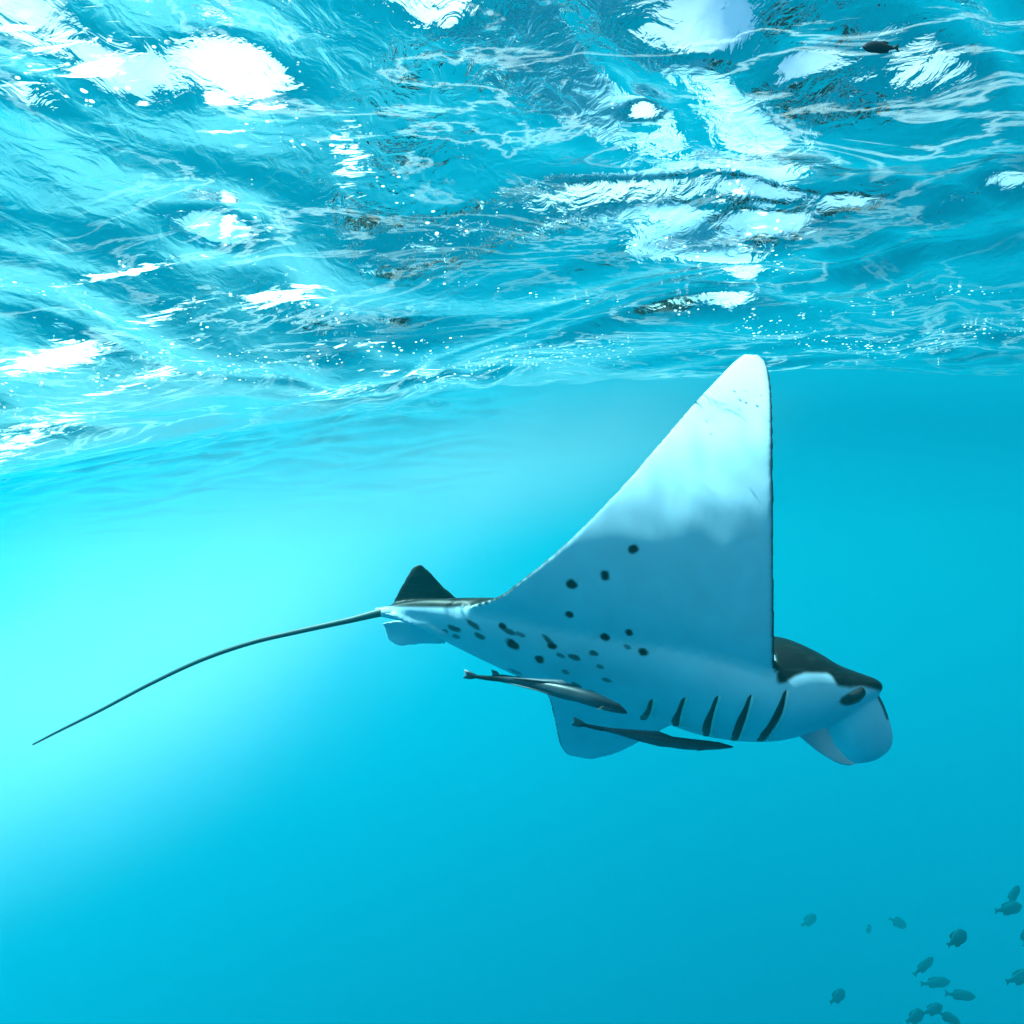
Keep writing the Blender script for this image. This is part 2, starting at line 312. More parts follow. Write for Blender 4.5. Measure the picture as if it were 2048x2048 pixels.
# ------------------------------------------------------------------ manta: wings
UPV = np.array([0, -SP, CP]); AWAY = np.array([0, CP, SP])
def wing(rows, nst, flip=1):
    """rows: (Lx, Ly, LY, Tx, Ty, TY, thickness m), root to tip"""
    L = np.array([tuple(P(r[0], r[1], r[2])) for r in rows]); T = np.array([tuple(P(r[3], r[4], r[5])) for r in rows])
    th_ = np.array([[r[6]] for r in rows])
    t = np.linspace(0, 1, nst); L, T, th_ = catmull(L, t), catmull(T, t), catmull(th_, t)
    mid = (L + T) / 2; tan = np.gradient(mid, axis=0); ch = L - T; flip = -flip
    nrm = np.cross(tan, ch); nrm /= np.linalg.norm(nrm, axis=1)[:, None]; nrm *= flip      # dorsal side
    m_ = 48; an = np.linspace(0, 2 * np.pi, m_, endpoint=False)
    c_ = 0.5 + 0.5 * np.cos(an); side = np.sin(an)
    shape = np.abs(side) ** 0.5 * (0.62 + 0.5 * np.clip(c_, 0, 1) ** 0.8)
    V = T[:, None] + ch[:, None] * c_[None, :, None] + nrm[:, None] * (np.sign(side) * shape)[None, :, None] * th_[:, None] * 0.5
    SM.tube(V, np.repeat(side[None], nst, 0), 0, np.minimum(c_, 1 - c_)[None] * np.linalg.norm(ch, axis=1)[:, None])
wing([(1550, 1440, 3.00, 800, 1240, 3.24, .10), (1553, 1405, 2.84, 880, 1225, 3.11, .075), (1552, 1368, 2.74, 985, 1197, 2.93, .055),
      (1550, 1300, 2.66, 1040, 1160, 2.85, .042), (1549, 1200, 2.62, 1105, 1108, 2.79, .034), (1548, 1100, 2.605, 1172, 1045, 2.755, .028),
      (1548, 1000, 2.615, 1246, 968, 2.75, .025), (1547, 900, 2.655, 1316, 888, 2.775, .024), (1545, 820, 2.72, 1385, 808, 2.82, .023),
      (1542, 765, 2.79, 1433, 757, 2.87, .022), (1535, 730, 2.85, 1466, 724, 2.92, .021), (1520, 712, 2.89, 1486, 710, 2.94, .019)], 90, -1)
wing([(1500, 1420, 3.10, 850, 1250, 3.26, .10), (1480, 1410, 3.25, 960, 1300, 3.36, .06), (1440, 1415, 3.45, 1040, 1345, 3.52, .045),
      (1395, 1430, 3.65, 1090, 1385, 3.72, .034), (1345, 1448, 3.85, 1104, 1425, 3.92, .027), (1290, 1477, 4.02, 1112, 1462, 4.08, .022),
      (1235, 1505, 4.14, 1120, 1492, 4.18, .018), (1185, 1518, 4.20, 1134, 1510, 4.22, .016)], 60, 1)

# ------------------------------------------------------------------ manta: torso and head along the spine
def rdir(tilt):                                                # lateral and dorsal directions of the body at a tilt
    c_, s_ = np.cos(tilt), np.sin(tilt)
    return (-c_[:, None] * AWAY + s_[:, None] * UPV), (s_[:, None] * AWAY + c_[:, None] * UPV)
rows = [(750, 1222, 3.26, 6, 8, 42), (765, 1224, 3.25, 11, 11, 42), (805, 1224, 3.23, 26, 17, 40), (850, 1229, 3.20, 44, 25, 40), (900, 1243, 3.17, 66, 35, 42), (1000, 1268, 3.12, 100, 52, 42),
        (1100, 1297, 3.08, 118, 62, 42), (1200, 1315, 3.04, 132, 68, 40), (1300, 1338, 3.00, 142, 78, 36), (1400, 1366, 2.97, 152, 90, 30),
        (1480, 1378, 2.95, 150, 96, 24), (1550, 1378, 2.93, 144, 97, 20), (1610, 1382, 2.92, 132, 78, 18), (1655, 1386, 2.91, 118, 56, 16),
        (1700, 1382, 2.90, 100, 34, 16), (1728, 1378, 2.89, 78, 20, 16), (1742, 1376, 2.88, 50, 9, 16)]
Q = catmull(pts3(rows), np.linspace(0, 1, 110))
r_, d_ = rdir(np.radians(Q[:, 5])); px = 3.0 / F
an = np.linspace(0, 2 * np.pi, 56, endpoint=False)
ca, sa = np.cos(an), np.sin(an)
se = lambda x, p_: np.sign(x) * np.abs(x) ** p_
V = Q[:, None, :3] + r_[:, None] * (Q[:, 3, None] * px * se(ca, .85)[None])[..., None] + d_[:, None] * (Q[:, 4, None] * px * se(sa, .95)[None])[..., None]
SM.tube(V, np.repeat(sa[None], len(Q), 0), 1)

# cephalic fins, pelvic fins, dorsal fin: thick curved sheets
def sheet(rows, thick, kind, dval=-1, nu=26, nv=20, bulge=0):
    G = np.array([[tuple(P(*p_)) for p_ in r] for r in rows])   # (a, b, 3)
    G = np.stack([catmull(G[i], np.linspace(0, 1, nv)) for i in range(len(G))])
    G = np.stack([catmull(G[:, j], np.linspace(0, 1, nu)) for j in range(nv)], 1)
    du, dv = np.gradient(G, axis=0), np.gradient(G, axis=1)
    nr = np.cross(du, dv); nr /= np.linalg.norm(nr, axis=2)[..., None] + 1e-9
    if nr.mean((0, 1)) @ AWAY > 0: nr = -nr
    ev = np.sqrt(np.clip(1 - np.linspace(-1, 1, nv) ** 2, 0, 1)); eu = np.sqrt(np.clip(1 - np.linspace(-0.7, 1, nu) ** 4, 0, 1))
    tk = thick * 0.5 * (0.35 + 0.65 * eu[:, None] * ev[None])
    if bulge: G = G + nr * bulge * (1 - np.linspace(-1, 1, nv)[None, :, None] ** 2)
    A_, B_ = G + nr * tk[..., None], G - nr * tk[..., None]
    ring = np.concatenate([A_, B_[:, ::-1]], 1)
    D = np.full(ring.shape[:2], float(dval)); 
    SM.tube(ring, D, kind)
sheet([[(1650, 1398, 2.83), (1683, 1380, 2.79), (1712, 1366, 2.78), (1738, 1362, 2.80)],
       [(1650, 1435, 2.82), (1690, 1420, 2.76), (1735, 1400, 2.75), (1764, 1402, 2.80)],
       [(1664, 1480, 2.84), (1700, 1470, 2.76), (1748, 1455, 2.75), (1782, 1452, 2.81)],
       [(1690, 1513, 2.87), (1715, 1510, 2.80), (1754, 1503, 2.79), (1784, 1486, 2.83)],
       [(1708, 1524, 2.89), (1724, 1525, 2.85), (1748, 1519, 2.84), (1770, 1506, 2.86)]], .020, 2)
sheet([[(1575, 1455, 3.02), (1610, 1420, 3.08), (1655, 1395, 3.10), (1700, 1385, 3.08)],
       [(1603, 1478, 3.02), (1640, 1455, 3.10), (1680, 1430, 3.12), (1715, 1420, 3.10)],
       [(1638, 1505, 3.00), (1668, 1485, 3.08), (1698, 1465, 3.10), (1722, 1455, 3.08)],
       [(1676, 1527, 2.98), (1698, 1514, 3.04), (1716, 1500, 3.05), (1730, 1488, 3.04)],
       [(1704, 1530, 2.96), (1715, 1527, 3.00), (1725, 1521, 3.01), (1735, 1515, 3.00)]], .018, 3)
sheet([[(892, 1288, 3.28), (888, 1270, 3.26), (870, 1250, 3.25), (850, 1240, 3.25)],
       [(850, 1288, 3.32), (845, 1270, 3.31), (835, 1252, 3.29), (825, 1240, 3.28)],
       [(800, 1292, 3.36), (800, 1275, 3.36), (800, 1255, 3.34), (795, 1240, 3.32)],
       [(776, 1280, 3.39), (772, 1266, 3.38), (768, 1254, 3.37), (763, 1246, 3.35)]], .016, 3)
sheet([[(895, 1275, 3.12), (880, 1262, 3.12), (860, 1248, 3.13), (850, 1238, 3.14)],
       [(830, 1252, 3.16), (825, 1246, 3.17), (818, 1238, 3.18), (812, 1230, 3.18)],
       [(772, 1230, 3.20), (770, 1228, 3.20), (768, 1226, 3.20), (766, 1224, 3.20)]], .014, 3)
sheet([[(920, 1200, 3.21), (880, 1208, 3.22), (830, 1215, 3.23), (790, 1218, 3.24)],
       [(893, 1178, 3.22), (862, 1180, 3.23), (828, 1185, 3.24), (786, 1205, 3.25)],
       [(862, 1146, 3.23), (846, 1150, 3.24), (825, 1155, 3.245), (808, 1163, 3.25)],
       [(842, 1128, 3.24), (837, 1129, 3.24), (831, 1131, 3.25), (825, 1135, 3.25)]], .018, 4, 1)

# tail whip
T = catmull(pts3([(800, 1221, 3.24, 9), (765, 1224, 3.25, 7.5), (700, 1240, 3.28, 5.4), (600, 1262, 3.34, 4.6), (500, 1286, 3.40, 4.2), (400, 1321, 3.46, 3.8), (300, 1368, 3.52, 3.3), (200, 1421, 3.58, 2.9), (120, 1461, 3.62, 2.4), (66, 1489, 3.65, 1.6)]), np.linspace(0, 1, 90))
tg = np.gradient(T[:, :3], axis=0); tg /= np.linalg.norm(tg, axis=1)[:, None]
e1 = np.cross(tg, UPV); e1 /= np.linalg.norm(e1, axis=1)[:, None]; e2 = np.cross(e1, tg)
an = np.linspace(0, 2 * np.pi, 10, endpoint=False)
TV = T[:, None, :3] + (e1[:, None] * np.cos(an)[None, :, None] + e2[:, None] * np.sin(an)[None, :, None]) * (T[:, 3] * px * 1.35)[:, None, None]

# fuse into one skin
me = bpy.data.meshes.new('soup'); me.from_pydata(SM.v, [], SM.f); me.update()
tmp = bpy.data.objects.new('soup', me); C.objects.link(tmp)
bm = bmesh.new(); bm.from_mesh(me); bmesh.ops.recalc_face_normals(bm, faces=bm.faces); bm.to_mesh(me); bm.free()
md = tmp.modifiers.new('r', 'REMESH'); md.mode = 'VOXEL'; md.voxel_size = 0.0062; md.use_smooth_shade = True
dg = bpy.context.evaluated_depsgraph_get(); ev = tmp.evaluated_get(dg)
skin = bpy.data.meshes.new_from_object(ev); bpy.data.objects.remove(tmp)
nv = len(skin.vertices); co = np.empty(nv * 3, np.float32); skin.vertices.foreach_get('co', co); co = co.reshape(-1, 3).astype(float)
ed = np.empty(len(skin.edges) * 2, np.int32); skin.edges.foreach_get('vertices', ed); ed = ed.reshape(-1, 2)
deg = np.bincount(ed.ravel(), minlength=nv)[:, None]
def smooth(val, it, lam):
    for _ in range(it):
        acc = np.zeros_like(val)
        for k in range(val.shape[1]):
            acc[:, k] = np.bincount(ed[:, 0], val[ed[:, 1], k], nv) + np.bincount(ed[:, 1], val[ed[:, 0], k], nv)
        val = val + lam * (acc / deg - val)
    return val
for _ in range(16): co = smooth(co, 1, 0.6); co = smooth(co, 1, -0.5)
kd = KDTree(len(SM.v))
for i, v in enumerate(SM.v): kd.insert(v, i)
kd.balance()
near = np.array([kd.find(c)[1] for c in co])
edge = np.array(SM.e)[near]; dors = np.array(SM.d)[near]; kind = np.array(SM.k)[near]
# melt the crease where the wings grow out of the trunk
isb = (kind == 1).astype(float)[:, None]
band = smooth(isb, 14, .5)[:, 0]; band = np.clip(4 * band * (1 - band) * 1.6 - .25, 0, 1) * (kind <= 1) * (co[:, 1] < 3.6)
for _ in range(70):
    c2 = smooth(co, 1, 0.6); co = co + (c2 - co) * band[:, None]
# soft folds in the flexed outer wing
w1_ = sstep(1180, 940, 1024 - F * (-co[:, 1] * SP + co[:, 2] * CP) / (co[:, 1] * CP + co[:, 2] * SP)) * (kind == 0)
fa = co[:, 0] * 2.4 + co[:, 2] * 1.0; fb = co[:, 2] * 2.4 - co[:, 0] * 1.0
fold = np.sin(fa * 16 + 1.3 * np.sin(fb * 7)) * .5 + np.sin(fa * 29 + 2 * np.sin(fb * 5 + 1)) * .22 + np.sin(fb * 11 + 1.5 * np.sin(fa * 6)) * .5
co[:, 1] += .0024 * fold * w1_
# how far along the picture plane each skin point lies: used once, here, to lay the animal's markings and one shadow-like smear on its skin
vx, vy, vz = co[:, 0], co[:, 1] * CP + co[:, 2] * SP, -co[:, 1] * SP + co[:, 2] * CP
PX, PY = 1024 + F * vx / vy, 1024 - F * vz / vy
# pigment: black back, white belly
cheek = np.interp(PX, [1500, 1548, 1556, 1570, 1590, 1610, 1655, 1664, 1675, 1700, 1725, 1745, 1790], [1150, 1300, 1368, 1366, 1353, 1346, 1347, 1353, 1372, 1376, 1374, 1378, 1390])
dark = np.where(kind == 0, sstep(-0.05, 0.25, dors), 0.0)
body = (kind == 1)
tb = np.interp(PX, [760, 900, 1000, 1100, 1500, 1548], [1214, 1216, 1208, 1190, 1190, 1300])
dark = np.where(body, np.where(PX > 1548, sstep(4, -4, PY - cheek), sstep(3, -3, PY - tb)), dark)
dark = np.where(body & (dors > 0.72), 1.0, dark)
dark = np.where(kind == 4, 1.0, dark)
dark = np.where((kind == 2) & (np.abs(PX - np.interp(PY, [1360, 1385, 1410, 1440], [1738, 1752, 1766, 1777])) < 4) & (PY < 1440), 0.9, dark)
dark = np.where((kind > 0) & (((PX - 1704) / 25) ** 2 + ((PY - 1397 + (PX - 1704) * .25) / 13) ** 2 < 1) & (co[:, 1] < 2.95), .93, dark)
dark = smooth(dark[:, None], 1, 0.5)[:, 0]
vent = (dors < 0.1) & ((kind == 0) | (kind == 1))
spots = [(1266, 1098, 9, 10, 60), (1210, 1151, 10, 9, 40), (1143, 1168, 11, 9, 30), (1139, 1229, 8, 6, 30), (1210, 1274, 9, 7, 35), (1258, 1265, 8, 6, 35), (1255, 1294, 8, 4, 20),
 (1286, 1304, 10, 7, 20), (1187, 1306, 9, 5, 20), (1149, 1315, 12, 5, 22), (1121, 1311, 9, 4, 25), (1098, 1282, 16, 5, 45), (1104, 1292, 9, 6, 20), (1079, 1319, 10, 7, 20), (1200, 1333, 8, 4, 20),
 (1131, 1344, 8, 4, 20), (1213, 1360, 11, 4, 12), (1152, 1371, 12, 5, 25), (1005, 1252, 9, 6, 20), (1018, 1263, 14, 5, 25), (1040, 1269, 10, 4, 25), (1025, 1288, 15, 8, 35), (947, 1250, 17, 5, 35),
 (959, 1272, 12, 5, 28), (908, 1257, 14, 5, 22), (912, 1273, 8, 4, 20), (890, 1263, 6, 4, 20), (842, 1244, 8, 3, 25), (1142, 1381, 6, 3, 20), (1030, 1343, 14, 3, 22), (1170, 1383, 26, 5, 14)]  # last entry paints the shadow-like smear above the upper remora
sp = np.zeros(nv)

for (x, y, a, b, an_) in spots:
    c_, s_ = math.cos(R(an_)), math.sin(R(an_))
    u = ((PX - x) * c_ + (PY - y) * s_) / a; w = (-(PX - x) * s_ + (PY - y) * c_) / b
    wob = .16 * np.sin(PX * .22 + x) * np.cos(PY * .25 + y)
    u = u + wob; w = w - wob * .8
    sp = np.maximum(sp, sstep(1.35, 0.75, np.sqrt(u * u + w * w)) * min(1, b / 6 * 0.9 + .1))
facing = np.zeros(nv); 
skin.vertices.foreach_set('co', co.astype(np.float32).ravel()); skin.update()
nrm = np.empty(nv * 3, np.float32); skin.vertices.foreach_get('normal', nrm); nrm = nrm.reshape(-1, 3)
tocam = (nrm * -co).sum(1) > 0
sp *= vent & tocam
# the dark rim along the leading and trailing edge of the wings
wy_ = (kind == 0) & (dors > -0.35) & (dors < 0.1)
rim = np.where(kind == 0, sstep(.014, .006, smooth(edge[:, None], 5, .5)[:, 0]), 0); rim = np.where((kind == 0) & (PX > 1549) & (PY < 1368) & (PY > 1230), 1, rim); rim = smooth(rim[:, None], 2, .4)[:, 0]
pig = np.maximum(np.maximum(dark, sp), rim)
pig = np.where((PX > 1540) & (PX < 1562) & (PY > 1225) & (PY < 1362) & ((nrm[:, 0] > .2) | (vy > 2.73)), 1.0, pig)
att = skin.attributes.new('pigment', 'FLOAT', 'POINT'); att.data.foreach_set('value', pig.astype(np.float32))

def skin_mat(name, light, darkc, rough=0.45):
    m, n, l = newmat(name)
    at = n.new('ShaderNodeAttribute'); at.attribute_name = 'pigment'
    tc = n.new('ShaderNodeTexCoord')
    no = n.new('ShaderNodeTexNoise'); no.inputs['Scale'].default_value = 9; no.inputs['Detail'].default_value = 6
    mp = n.new('ShaderNodeMapping'); mp.inputs['Scale'].default_value = (1, 1, 1); mp.inputs['Rotation'].default_value = (0, R(15), 0)
    cr = n.new('ShaderNodeMix'); cr.data_type = 'RGBA'; cr.inputs[6].default_value = light; cr.inputs[7].default_value = tuple(c * .78 for c in light[:3]) + (1,)
    no2 = n.new('ShaderNodeTexNoise'); no2.inputs['Scale'].default_value = 30; no2.inputs['Detail'].default_value = 5
    mp2 = n.new('ShaderNodeMapping'); mp2.inputs['Rotation'].default_value = (0, R(-18), 0); mp2.inputs['Scale'].default_value = (.25, 1, 2.2)
    dk = n.new('ShaderNodeMix'); dk.data_type = 'RGBA'; dk.inputs[6].default_value = darkc; dk.inputs[7].default_value = (.022, .03, .026, 1)  # second tone paints streaky highlights into the dark skin
    rg = n.new('ShaderNodeMapRange'); rg.inputs[1].default_value = .52; rg.inputs[2].default_value = .82
    l.new(tc.outputs['Object'], mp.inputs[0]); l.new(mp.outputs[0], no.inputs['Vector']); l.new(no.outputs[0], cr.inputs[0])
    l.new(tc.outputs['Object'], mp2.inputs[0]); l.new(mp2.outputs[0], no2.inputs['Vector']); l.new(no2.outputs[0], rg.inputs[0]); l.new(rg.outputs[0], dk.inputs[0])
    mx = n.new('ShaderNodeMix'); mx.data_type = 'RGBA'; l.new(at.outputs['Fac'], mx.inputs[0]); l.new(cr.outputs[2], mx.inputs[6]); l.new(dk.outputs[2], mx.inputs[7])
    b = n.new('ShaderNodeBsdfPrincipled'); b.inputs['Roughness'].default_value = rough; b.inputs['Specular IOR Level'].default_value = 0.10
    l.new(mx.outputs[2], b.inputs['Base Color'])
    wv = n.new('ShaderNodeTexNoise'); wv.inputs['Scale'].default_value = 6; wv.inputs['Detail'].default_value = 4; wv.inputs['Roughness'].default_value = .6
    mp3 = n.new('ShaderNodeMapping'); mp3.inputs['Rotation'].default_value = (0, R(22), 0); mp3.inputs['Scale'].default_value = (1.6, 1, .7)
    bu = n.new('ShaderNodeBump'); bu.inputs['Distance'].default_value = .03; bu.inputs['Strength'].default_value = .035
    l.new(tc.outputs['Object'], mp3.inputs[0]); l.new(mp3.outputs[0], wv.inputs['Vector']); l.new(wv.outputs[0], bu.inputs['Height']); l.new(bu.outputs[0], b.inputs['Normal'])
    o_ = n.new('ShaderNodeOutputMaterial'); l.new(b.outputs[0], o_.inputs[0])
    return m
M_SKIN = skin_mat('manta_skin', (0.44, 0.62, 0.75, 1), (0.003, 0.005, 0.005, 1))
skin.materials.clear(); skin.materials.append(M_SKIN)
skin.polygons.foreach_set('use_smooth', [True] * len(skin.polygons))
root = bpy.data.objects.new('manta_ray', None); C.objects.link(root)
tag(root, 'large manta ray gliding right with one white wing raised and dark spots on its belly', 'manta ray')
skin.name = 'body'; ob = bpy.data.objects.new('body', skin); C.objects.link(ob); ob.parent = root
bvh = BVHTree.FromPolygons([tuple(c) for c in co], [tuple(p.vertices) for p in skin.polygons])
def plain(name, col, rough=.5, spec=.3):
    m, n, l = newmat(name); b = n.new('ShaderNodeBsdfPrincipled'); o_ = n.new('ShaderNodeOutputMaterial')
    no = n.new('ShaderNodeTexNoise'); no.inputs['Scale'].default_value = 25; no.inputs['Detail'].default_value = 4
    mx = n.new('ShaderNodeMix'); mx.data_type = 'RGBA'; mx.inputs[6].default_value = tuple(c * .7 for c in col) + (1,); mx.inputs[7].default_value = tuple(min(1, c * 1.3) for c in col) + (1,)
    tc = n.new('ShaderNodeTexCoord'); l.new(tc.outputs['Object'], no.inputs['Vector']); l.new(no.outputs[0], mx.inputs[0]); l.new(mx.outputs[2], b.inputs['Base Color'])
    b.inputs['Roughness'].default_value = rough; b.inputs['Specular IOR Level'].default_value = spec; l.new(b.outputs[0], o_.inputs[0]); return m
M_DARK = plain('gill_dark', (.01, .014, .018)); M_EYE = plain('eye_black', (.006, .006, .008), .12, .5)
M_TAIL = plain('tail_skin', (.02, .06, .065))
M_FLAP = plain('gill_flap', (.75, .76, .76), .5)
grid_obj('tail', TV.transpose(1, 0, 2), closed_u=True, mat=M_TAIL, parent=root)
def hit(x, y):
    d = P(x, y, 1.0).normalized(); h = bvh.ray_cast(Vector((0, 0, 0)), d)
    return (h[0], h[1]) if h[0] else (P(x, y, 2.9), -d)
gills = [[(1306, 1398), (1302, 1418), (1292, 1438)], [(1371, 1394), (1362, 1424), (1357, 1450)], [(1437, 1391), (1425, 1432), (1417, 1470)],
         [(1503, 1389), (1490, 1435), (1474, 1479)], [(1573, 1380), (1560, 1430), (1528, 1480)]]
for gi, g in enumerate(gills):
    q = catmull(np.array(g, float), np.linspace(0, 1, 16)); rows_ = []; fl = []
    for i, (x, y) in enumerate(q):
        w = 1.35 * (2.2 + (4.4 + gi * .5) * (i / 15) ** .8 * (1 if i < 14 else .7)) * (0.9 + .10 * math.sin(i * .6 + gi))
        if i == 0: w *= .4
        ra = []; rf = []
        for k, t in enumerate(np.linspace(-1, 1, 5)):
            h, nn_ = hit(x - w * .8 + t * w, y); ra.append(h + nn_ * (.0015 + .004 * (1 - t * t)))
            h, nn_ = hit(x + w * .2 + (t + 1) * 3.2, y); rf.append(h + nn_ * (.010 * (1 - (t + 1) / 2) ** 1.3 * math.sin(min(1, (i + .5) / 6) * 1.57) + .0005))
        rows_.append(ra); fl.append(rf)
    go = grid_obj('gill_slit', np.array(rows_), mat=M_DARK, parent=root)
    grid_obj('gill_flap', np.array(fl), mat=M_FLAP, parent=go)
# eye: a dark bulging ball in its socket, with lid
def ball(name, c, rx, ry, rz, mat, parent, seg=20, rot=None):
    u = np.linspace(0, 2 * np.pi, seg, endpoint=False); v = np.linspace(0.02, np.pi - .02, seg // 2)
    U, Vv = np.meshgrid(u, v, indexing='ij')
    G = np.stack([np.cos(U) * np.sin(Vv) * rx, np.sin(U) * np.sin(Vv) * ry, np.cos(Vv) * rz], -1)
    if rot is not None: G = G @ np.array(rot.to_3x3()).T
    return grid_obj(name, G + np.array(c), closed_u=True, mat=mat, parent=parent)
h, nn_ = hit(1711, 1393)
rt = Matrix.Rotation(R(-14), 4, 'Y')
ball('eye', h - nn_ * .010, .036, .026, .023, M_EYE, root, rot=rt)
h2, nn2 = hit(1722, 1386)
ball('eye', h2 - nn2 * .012, .024, .022, .022, M_EYE, root, rot=rt)

# ------------------------------------------------------------------ remoras riding below the manta
def fishskin(name, top, belly, axis):
    m, n, l = newmat(name); at = n.new('ShaderNodeAttribute'); at.attribute_name = 'pigment'
    mx = n.new('ShaderNodeMix'); mx.data_type = 'RGBA'; mx.inputs[6].default_value = belly; mx.inputs[7].default_value = top
    no = n.new('ShaderNodeTexNoise'); no.inputs['Scale'].default_value = 18; no.inputs['Detail'].default_value = 4
    ma = n.new('ShaderNodeMath'); ma.operation = 'MULTIPLY_ADD'; ma.inputs[1].default_value = .5; 
    su = n.new('ShaderNodeMath'); su.operation = 'SUBTRACT'; su.inputs[1].default_value = .25; su.use_clamp = True
    tc = n.new('ShaderNodeTexCoord'); l.new(tc.outputs['Object'], no.inputs['Vector']); l.new(no.outputs[0], ma.inputs[0]); l.new(at.outputs['Fac'], ma.inputs[2]); l.new(ma.outputs[0], su.inputs[0])
    l.new(su.outputs[0], mx.inputs[0]); b = n.new('ShaderNodeBsdfPrincipled'); b.inputs['Roughness'].default_value = .4; b.inputs['Specular IOR Level'].default_value = .3
    l.new(mx.outputs[2], b.inputs['Base Color']); o_ = n.new('ShaderNodeOutputMaterial'); l.new(b.outputs[0], o_.inputs[0]); return m
M_REM = fishskin('remora_skin', (.006, .012, .018, 1), (.05, .08, .11, 1), 0)
M_RFIN = plain('remora_fin', (.05, .07, .09))
def thinfin(name, pts, t, mat, parent, ax):
    """flat fin with real thickness: pts (x, y, z) outline fan, ax its thin direction"""
    pts = [Vector(p_) for p_ in pts]; c_ = sum(pts, Vector()) / len(pts); nn = len(pts); ax = Vector(ax).normalized() * t / 2
    ins = [c_ + (p_ - c_) * .55 for p_ in pts]
    V = [tuple(p_) for p_ in pts] + [tuple(p_ + ax) for p_ in ins] + [tuple(p_ - ax) for p_ in ins] + [tuple(c_ + ax), tuple(c_ - ax)]
    Fc = []
    for i in range(nn):
        j = (i + 1) % nn
        Fc += [(i, j, nn + j, nn + i), (j, i, 2 * nn + i, 2 * nn + j), (nn + i, nn + j, 3 * nn), (2 * nn + j, 2 * nn + i, 3 * nn + 1)]
    return mesh_np(name, V, Fc, mat, parent)
def remora(rows, label, discside=1):
    r3 = pts3(rows); o0 = r3[len(r3) // 2, :3]
    root = bpy.data.objects.new('remora', None); C.objects.link(root); root.location = o0
    tag(root, label, 'fish', 'remoras riding beneath the manta')
    Y = rows[0][2]; k = Y / F
    Q = catmull(r3, np.linspace(0, 1, 60)); c_ = Q[:, :3] - o0; h_ = np.maximum(Q[:, 3] * .7, .8) * k
    an = np.linspace(0, 2 * np.pi, 20, endpoint=False); tg = np.gradient(c_, axis=0); tg /= np.linalg.norm(tg, axis=1)[:, None]
    up = np.cross(tg, AWAY); up /= np.linalg.norm(up, axis=1)[:, None]; up *= np.sign(up[:, 2:3])
    V = c_[:, None] + up[:, None] * (np.sin(an)[None] * h_[:, None])[..., None] + AWAY * (np.cos(an)[None] * h_[:, None] * .85)[..., None]
    b = grid_obj('body', V.transpose(1, 0, 2), closed_u=True, mat=M_REM, parent=root)
    stripe = np.clip(1.3 * (np.sin(an) + .55), 0, 1)[:, None] * (0.5 + 0.5 * np.linspace(0, 1, 60)[None]) + (np.linspace(0, 1, 60)[None] > .93) * .8 + (np.linspace(0, 1, 60)[None] < .2) * .8
    a = b.data.attributes.new('pigment', 'FLOAT', 'POINT'); a.data.foreach_set('value', np.clip(stripe + 0 * an[:, None], 0, 1).astype(np.float32).ravel())
    L_ = np.linalg.norm(c_[-1] - c_[0]); f = lambda i, u_, v_=0: c_[i] + up[i] * u_ * h_[i] + AWAY * v_
    t0 = c_[0]; bk = -tg[1]
    thinfin('tail_fin', [c_[5], t0 + up[2] * .016 + bk * .005, t0 + bk * .03 + up[2] * .02, t0 + bk * .022, t0 + bk * .03 - up[2] * .012, t0 - up[2] * .012], .006, M_RFIN, root, AWAY)
    thinfin('dorsal_fin', [f(12, .8), f(22, 1.5), f(28, 1.7), f(33, .9), f(22, .6)], .005, M_RFIN, root, AWAY)
    thinfin('anal_fin', [f(10, -.8), f(16, -1.15), f(23, -1.35), f(29, -1.25), f(35, -.9), f(22, -.6)], .005, M_RFIN, root, AWAY)
    thinfin('pectoral_fin', [f(48, -.1, -h_[48] * .8), f(44, -.5, -h_[44] * 1.0), f(39, -.9, -h_[40] * 1.1), f(41, -.2, -h_[41] * 1.0)], .004, M_RFIN, root, up[44])
    # suction disc: a ridged oval pad on the head
    g = []
    for i in range(46, 58):
        w_ = math.sin((i - 45.5) / 12.5 * math.pi) * .7
        g.append([f(i, discside * (1.02 + .10 * (j % 2)) * math.sqrt(max(.05, 1 - (w_ * tt) ** 2)), h_[i] * .8 * w_ * tt) for j, tt in enumerate(np.linspace(-1, 1, 7))])
    grid_obj('suction_disc', np.array(g), mat=M_DARK, parent=root)
    return root
remora([(943, 1352, 2.84, 4), (975, 1356, 2.84, 7), (1030, 1361, 2.83, 9), (1080, 1371, 2.80, 13), (1130, 1383, 2.75, 18), (1180, 1397, 2.71, 20), (1222, 1412, 2.70, 16), (1245, 1422, 2.70, 8), (1254, 1426, 2.70, 2)],
       'longest dark remora with pale underside pressed against the manta belly just behind its gills')
remora([(1160, 1448, 2.88, 4), (1190, 1455, 2.88, 6), (1225, 1461, 2.88, 7), (1275, 1471, 2.88, 11), (1325, 1481, 2.88, 15), (1375, 1488, 2.88, 16), (1425, 1491, 2.88, 12), (1452, 1493, 2.88, 6), (1466, 1494, 2.88, 2)],
       'slender dark remora with blackish tail tip hanging lowest below the gill slits')
remora([(996, 1351, 3.14, 3), (1010, 1353, 3.14, 5), (1045, 1360, 3.14, 7), (1090, 1371, 3.13, 9), (1130, 1381, 3.12, 9), (1160, 1386, 3.12, 5), (1170, 1388, 3.12, 2)],
       'half hidden remora whose tail alone peeps out between the belly and the longest remora')

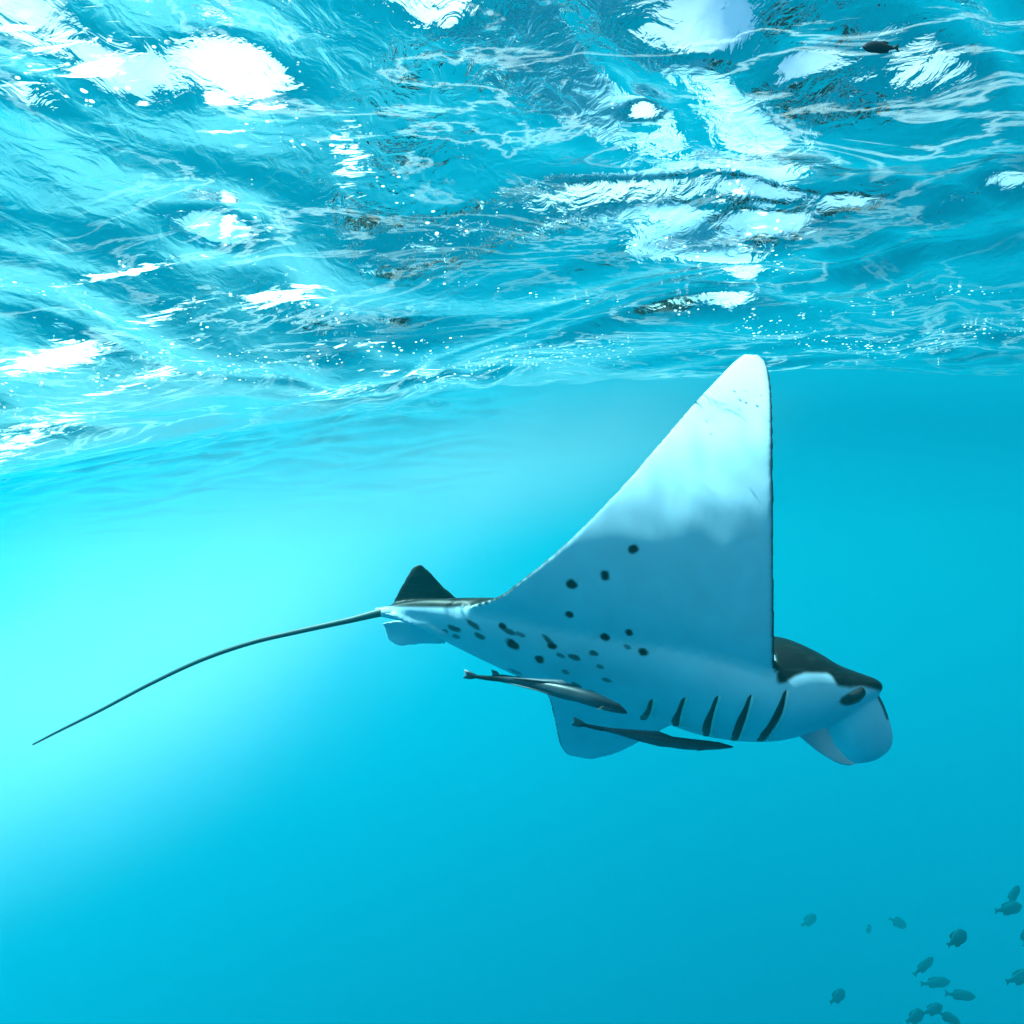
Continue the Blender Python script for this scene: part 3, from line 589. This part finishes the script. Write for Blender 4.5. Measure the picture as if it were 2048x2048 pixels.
# ------------------------------------------------------------------ small reef fish in the blue at lower right
M_FISH = plain('reef_fish_skin', (.012, .022, .035), .6, .2)
def small_fish(px_, py_, Y, L_, deep, ang_, yaw, label, group='small dark fish in the distance at lower right', fork=.5):
    Y *= 1.9 if Y > 5 else 1
    root = bpy.data.objects.new('small_fish', None); C.objects.link(root); root.location = P(px_, py_, Y)
    root.rotation_euler = (0, -R(ang_), R(yaw)) if True else None
    tag(root, label, 'fish', group)
    L_ = L_ * Y / F
    x = np.linspace(0, 1, 22); prof = np.interp(x, [0, .06, .16, .32, .5, .72, .9, 1], [.30, .30, .42, .76, .97, 1, .68, .08]); prof = np.convolve(np.pad(prof, 1, 'edge'), [.25, .5, .25], 'valid')
    h_ = prof * deep * L_ / 2; an = np.linspace(0, 2 * np.pi, 14, endpoint=False)
    V = np.stack([np.repeat((x[None] - .45) * L_ * .85, 14, 0), np.cos(an)[:, None] * h_[None] * .42 + .12 * L_ * (x[None] - .5) ** 2 * math.sin(px_), np.sin(an)[:, None] * h_[None]], -1)
    grid_obj('body', V, closed_u=True, mat=M_FISH, parent=root)
    x0 = -.45 * L_ * .85; H = max(deep * .38, .2) * L_
    thinfin('tail_fin', [(x0 + .03 * L_, 0, .02 * L_), (x0 - .13 * L_, 0, H * .6), (x0 - .15 * L_ * (1 - fork * .6), 0, 0), (x0 - .13 * L_, 0, -H * .6), (x0 + .03 * L_, 0, -.02 * L_)], .02 * L_, M_FISH, root, (0, 1, 0))
    hh = deep * L_ / 2
    thinfin('dorsal_fin', [(-.25 * L_, 0, hh * .5), (-.22 * L_, 0, hh * .95), (-.02 * L_, 0, hh * 1.14), (.2 * L_, 0, hh * .95), (0, 0, hh * .6)], .02 * L_, M_FISH, root, (0, 1, 0))
    thinfin('anal_fin', [(-.25 * L_, 0, -hh * .5), (-.22 * L_, 0, -hh * .92), (-.08 * L_, 0, -hh * 1.08), (.05 * L_, 0, -hh * .9)], .02 * L_, M_FISH, root, (0, 1, 0))
    return root
small_fish(1618, 1841, 20, 38, .55, 28, 10, 'faintest blurred fish at the left end of the scattered shoal')
small_fish(1737, 1858, 21, 22, .75, 0, 40, 'tiny faint round fish between two faint fish in the upper row')
small_fish(1796, 1845, 18, 38, .5, -25, 0, 'faint oval fish tilted head down beside the tiny round fish')
small_fish(1914, 1877, 9, 48, .62, 32, 5, 'darkest deep bodied fish with its stubby outline sharp and nose up')
small_fish(2027, 1790, 12, 46, .38, 60, 0, 'dark fish climbing steeply right above another at the right edge')
small_fish(2018, 1817, 11, 58, .42, 10, 0, 'dark fish with forked tail crossed by the steeply climbing one')
small_fish(2056, 1874, 11, 40, .7, 70, 0, 'fish cut off by the right edge beside the deep bodied fish')
small_fish(1848, 1932, 13, 54, .34, 40, 0, 'slim fish slanting up to the right below the deep bodied fish')
small_fish(1871, 1965, 14, 60, .34, 5, 0, 'slim level fish just under the slanting slim fish')
small_fish(1921, 1990, 13, 62, .32, -6, 0, 'slim fish dipping slightly right of the level slim fish')
small_fish(2042, 1954, 12, 64, .42, 18, 0, 'dark fish half cut by the right edge low in the shoal')
small_fish(1675, 1993, 13, 40, .62, 30, 15, 'ragged looking fish alone low at the left of the shoal')
small_fish(1830, 2034, 12, 44, .6, 25, 10, 'left fish of the cluster of three at the bottom edge')
small_fish(1866, 2019, 12, 44, .5, 20, 0, 'upper middle fish of the cluster of three at the bottom edge')
small_fish(1898, 2036, 12, 54, .34, -28, 0, 'right fish of the bottom cluster diving to the lower right')
small_fish(1760, 94, 1.02, 74, .34, 178, 0, 'tiny black fork tailed fish silhouetted just below the ripples at upper right', 'small dark fish near the surface')
bubbles()
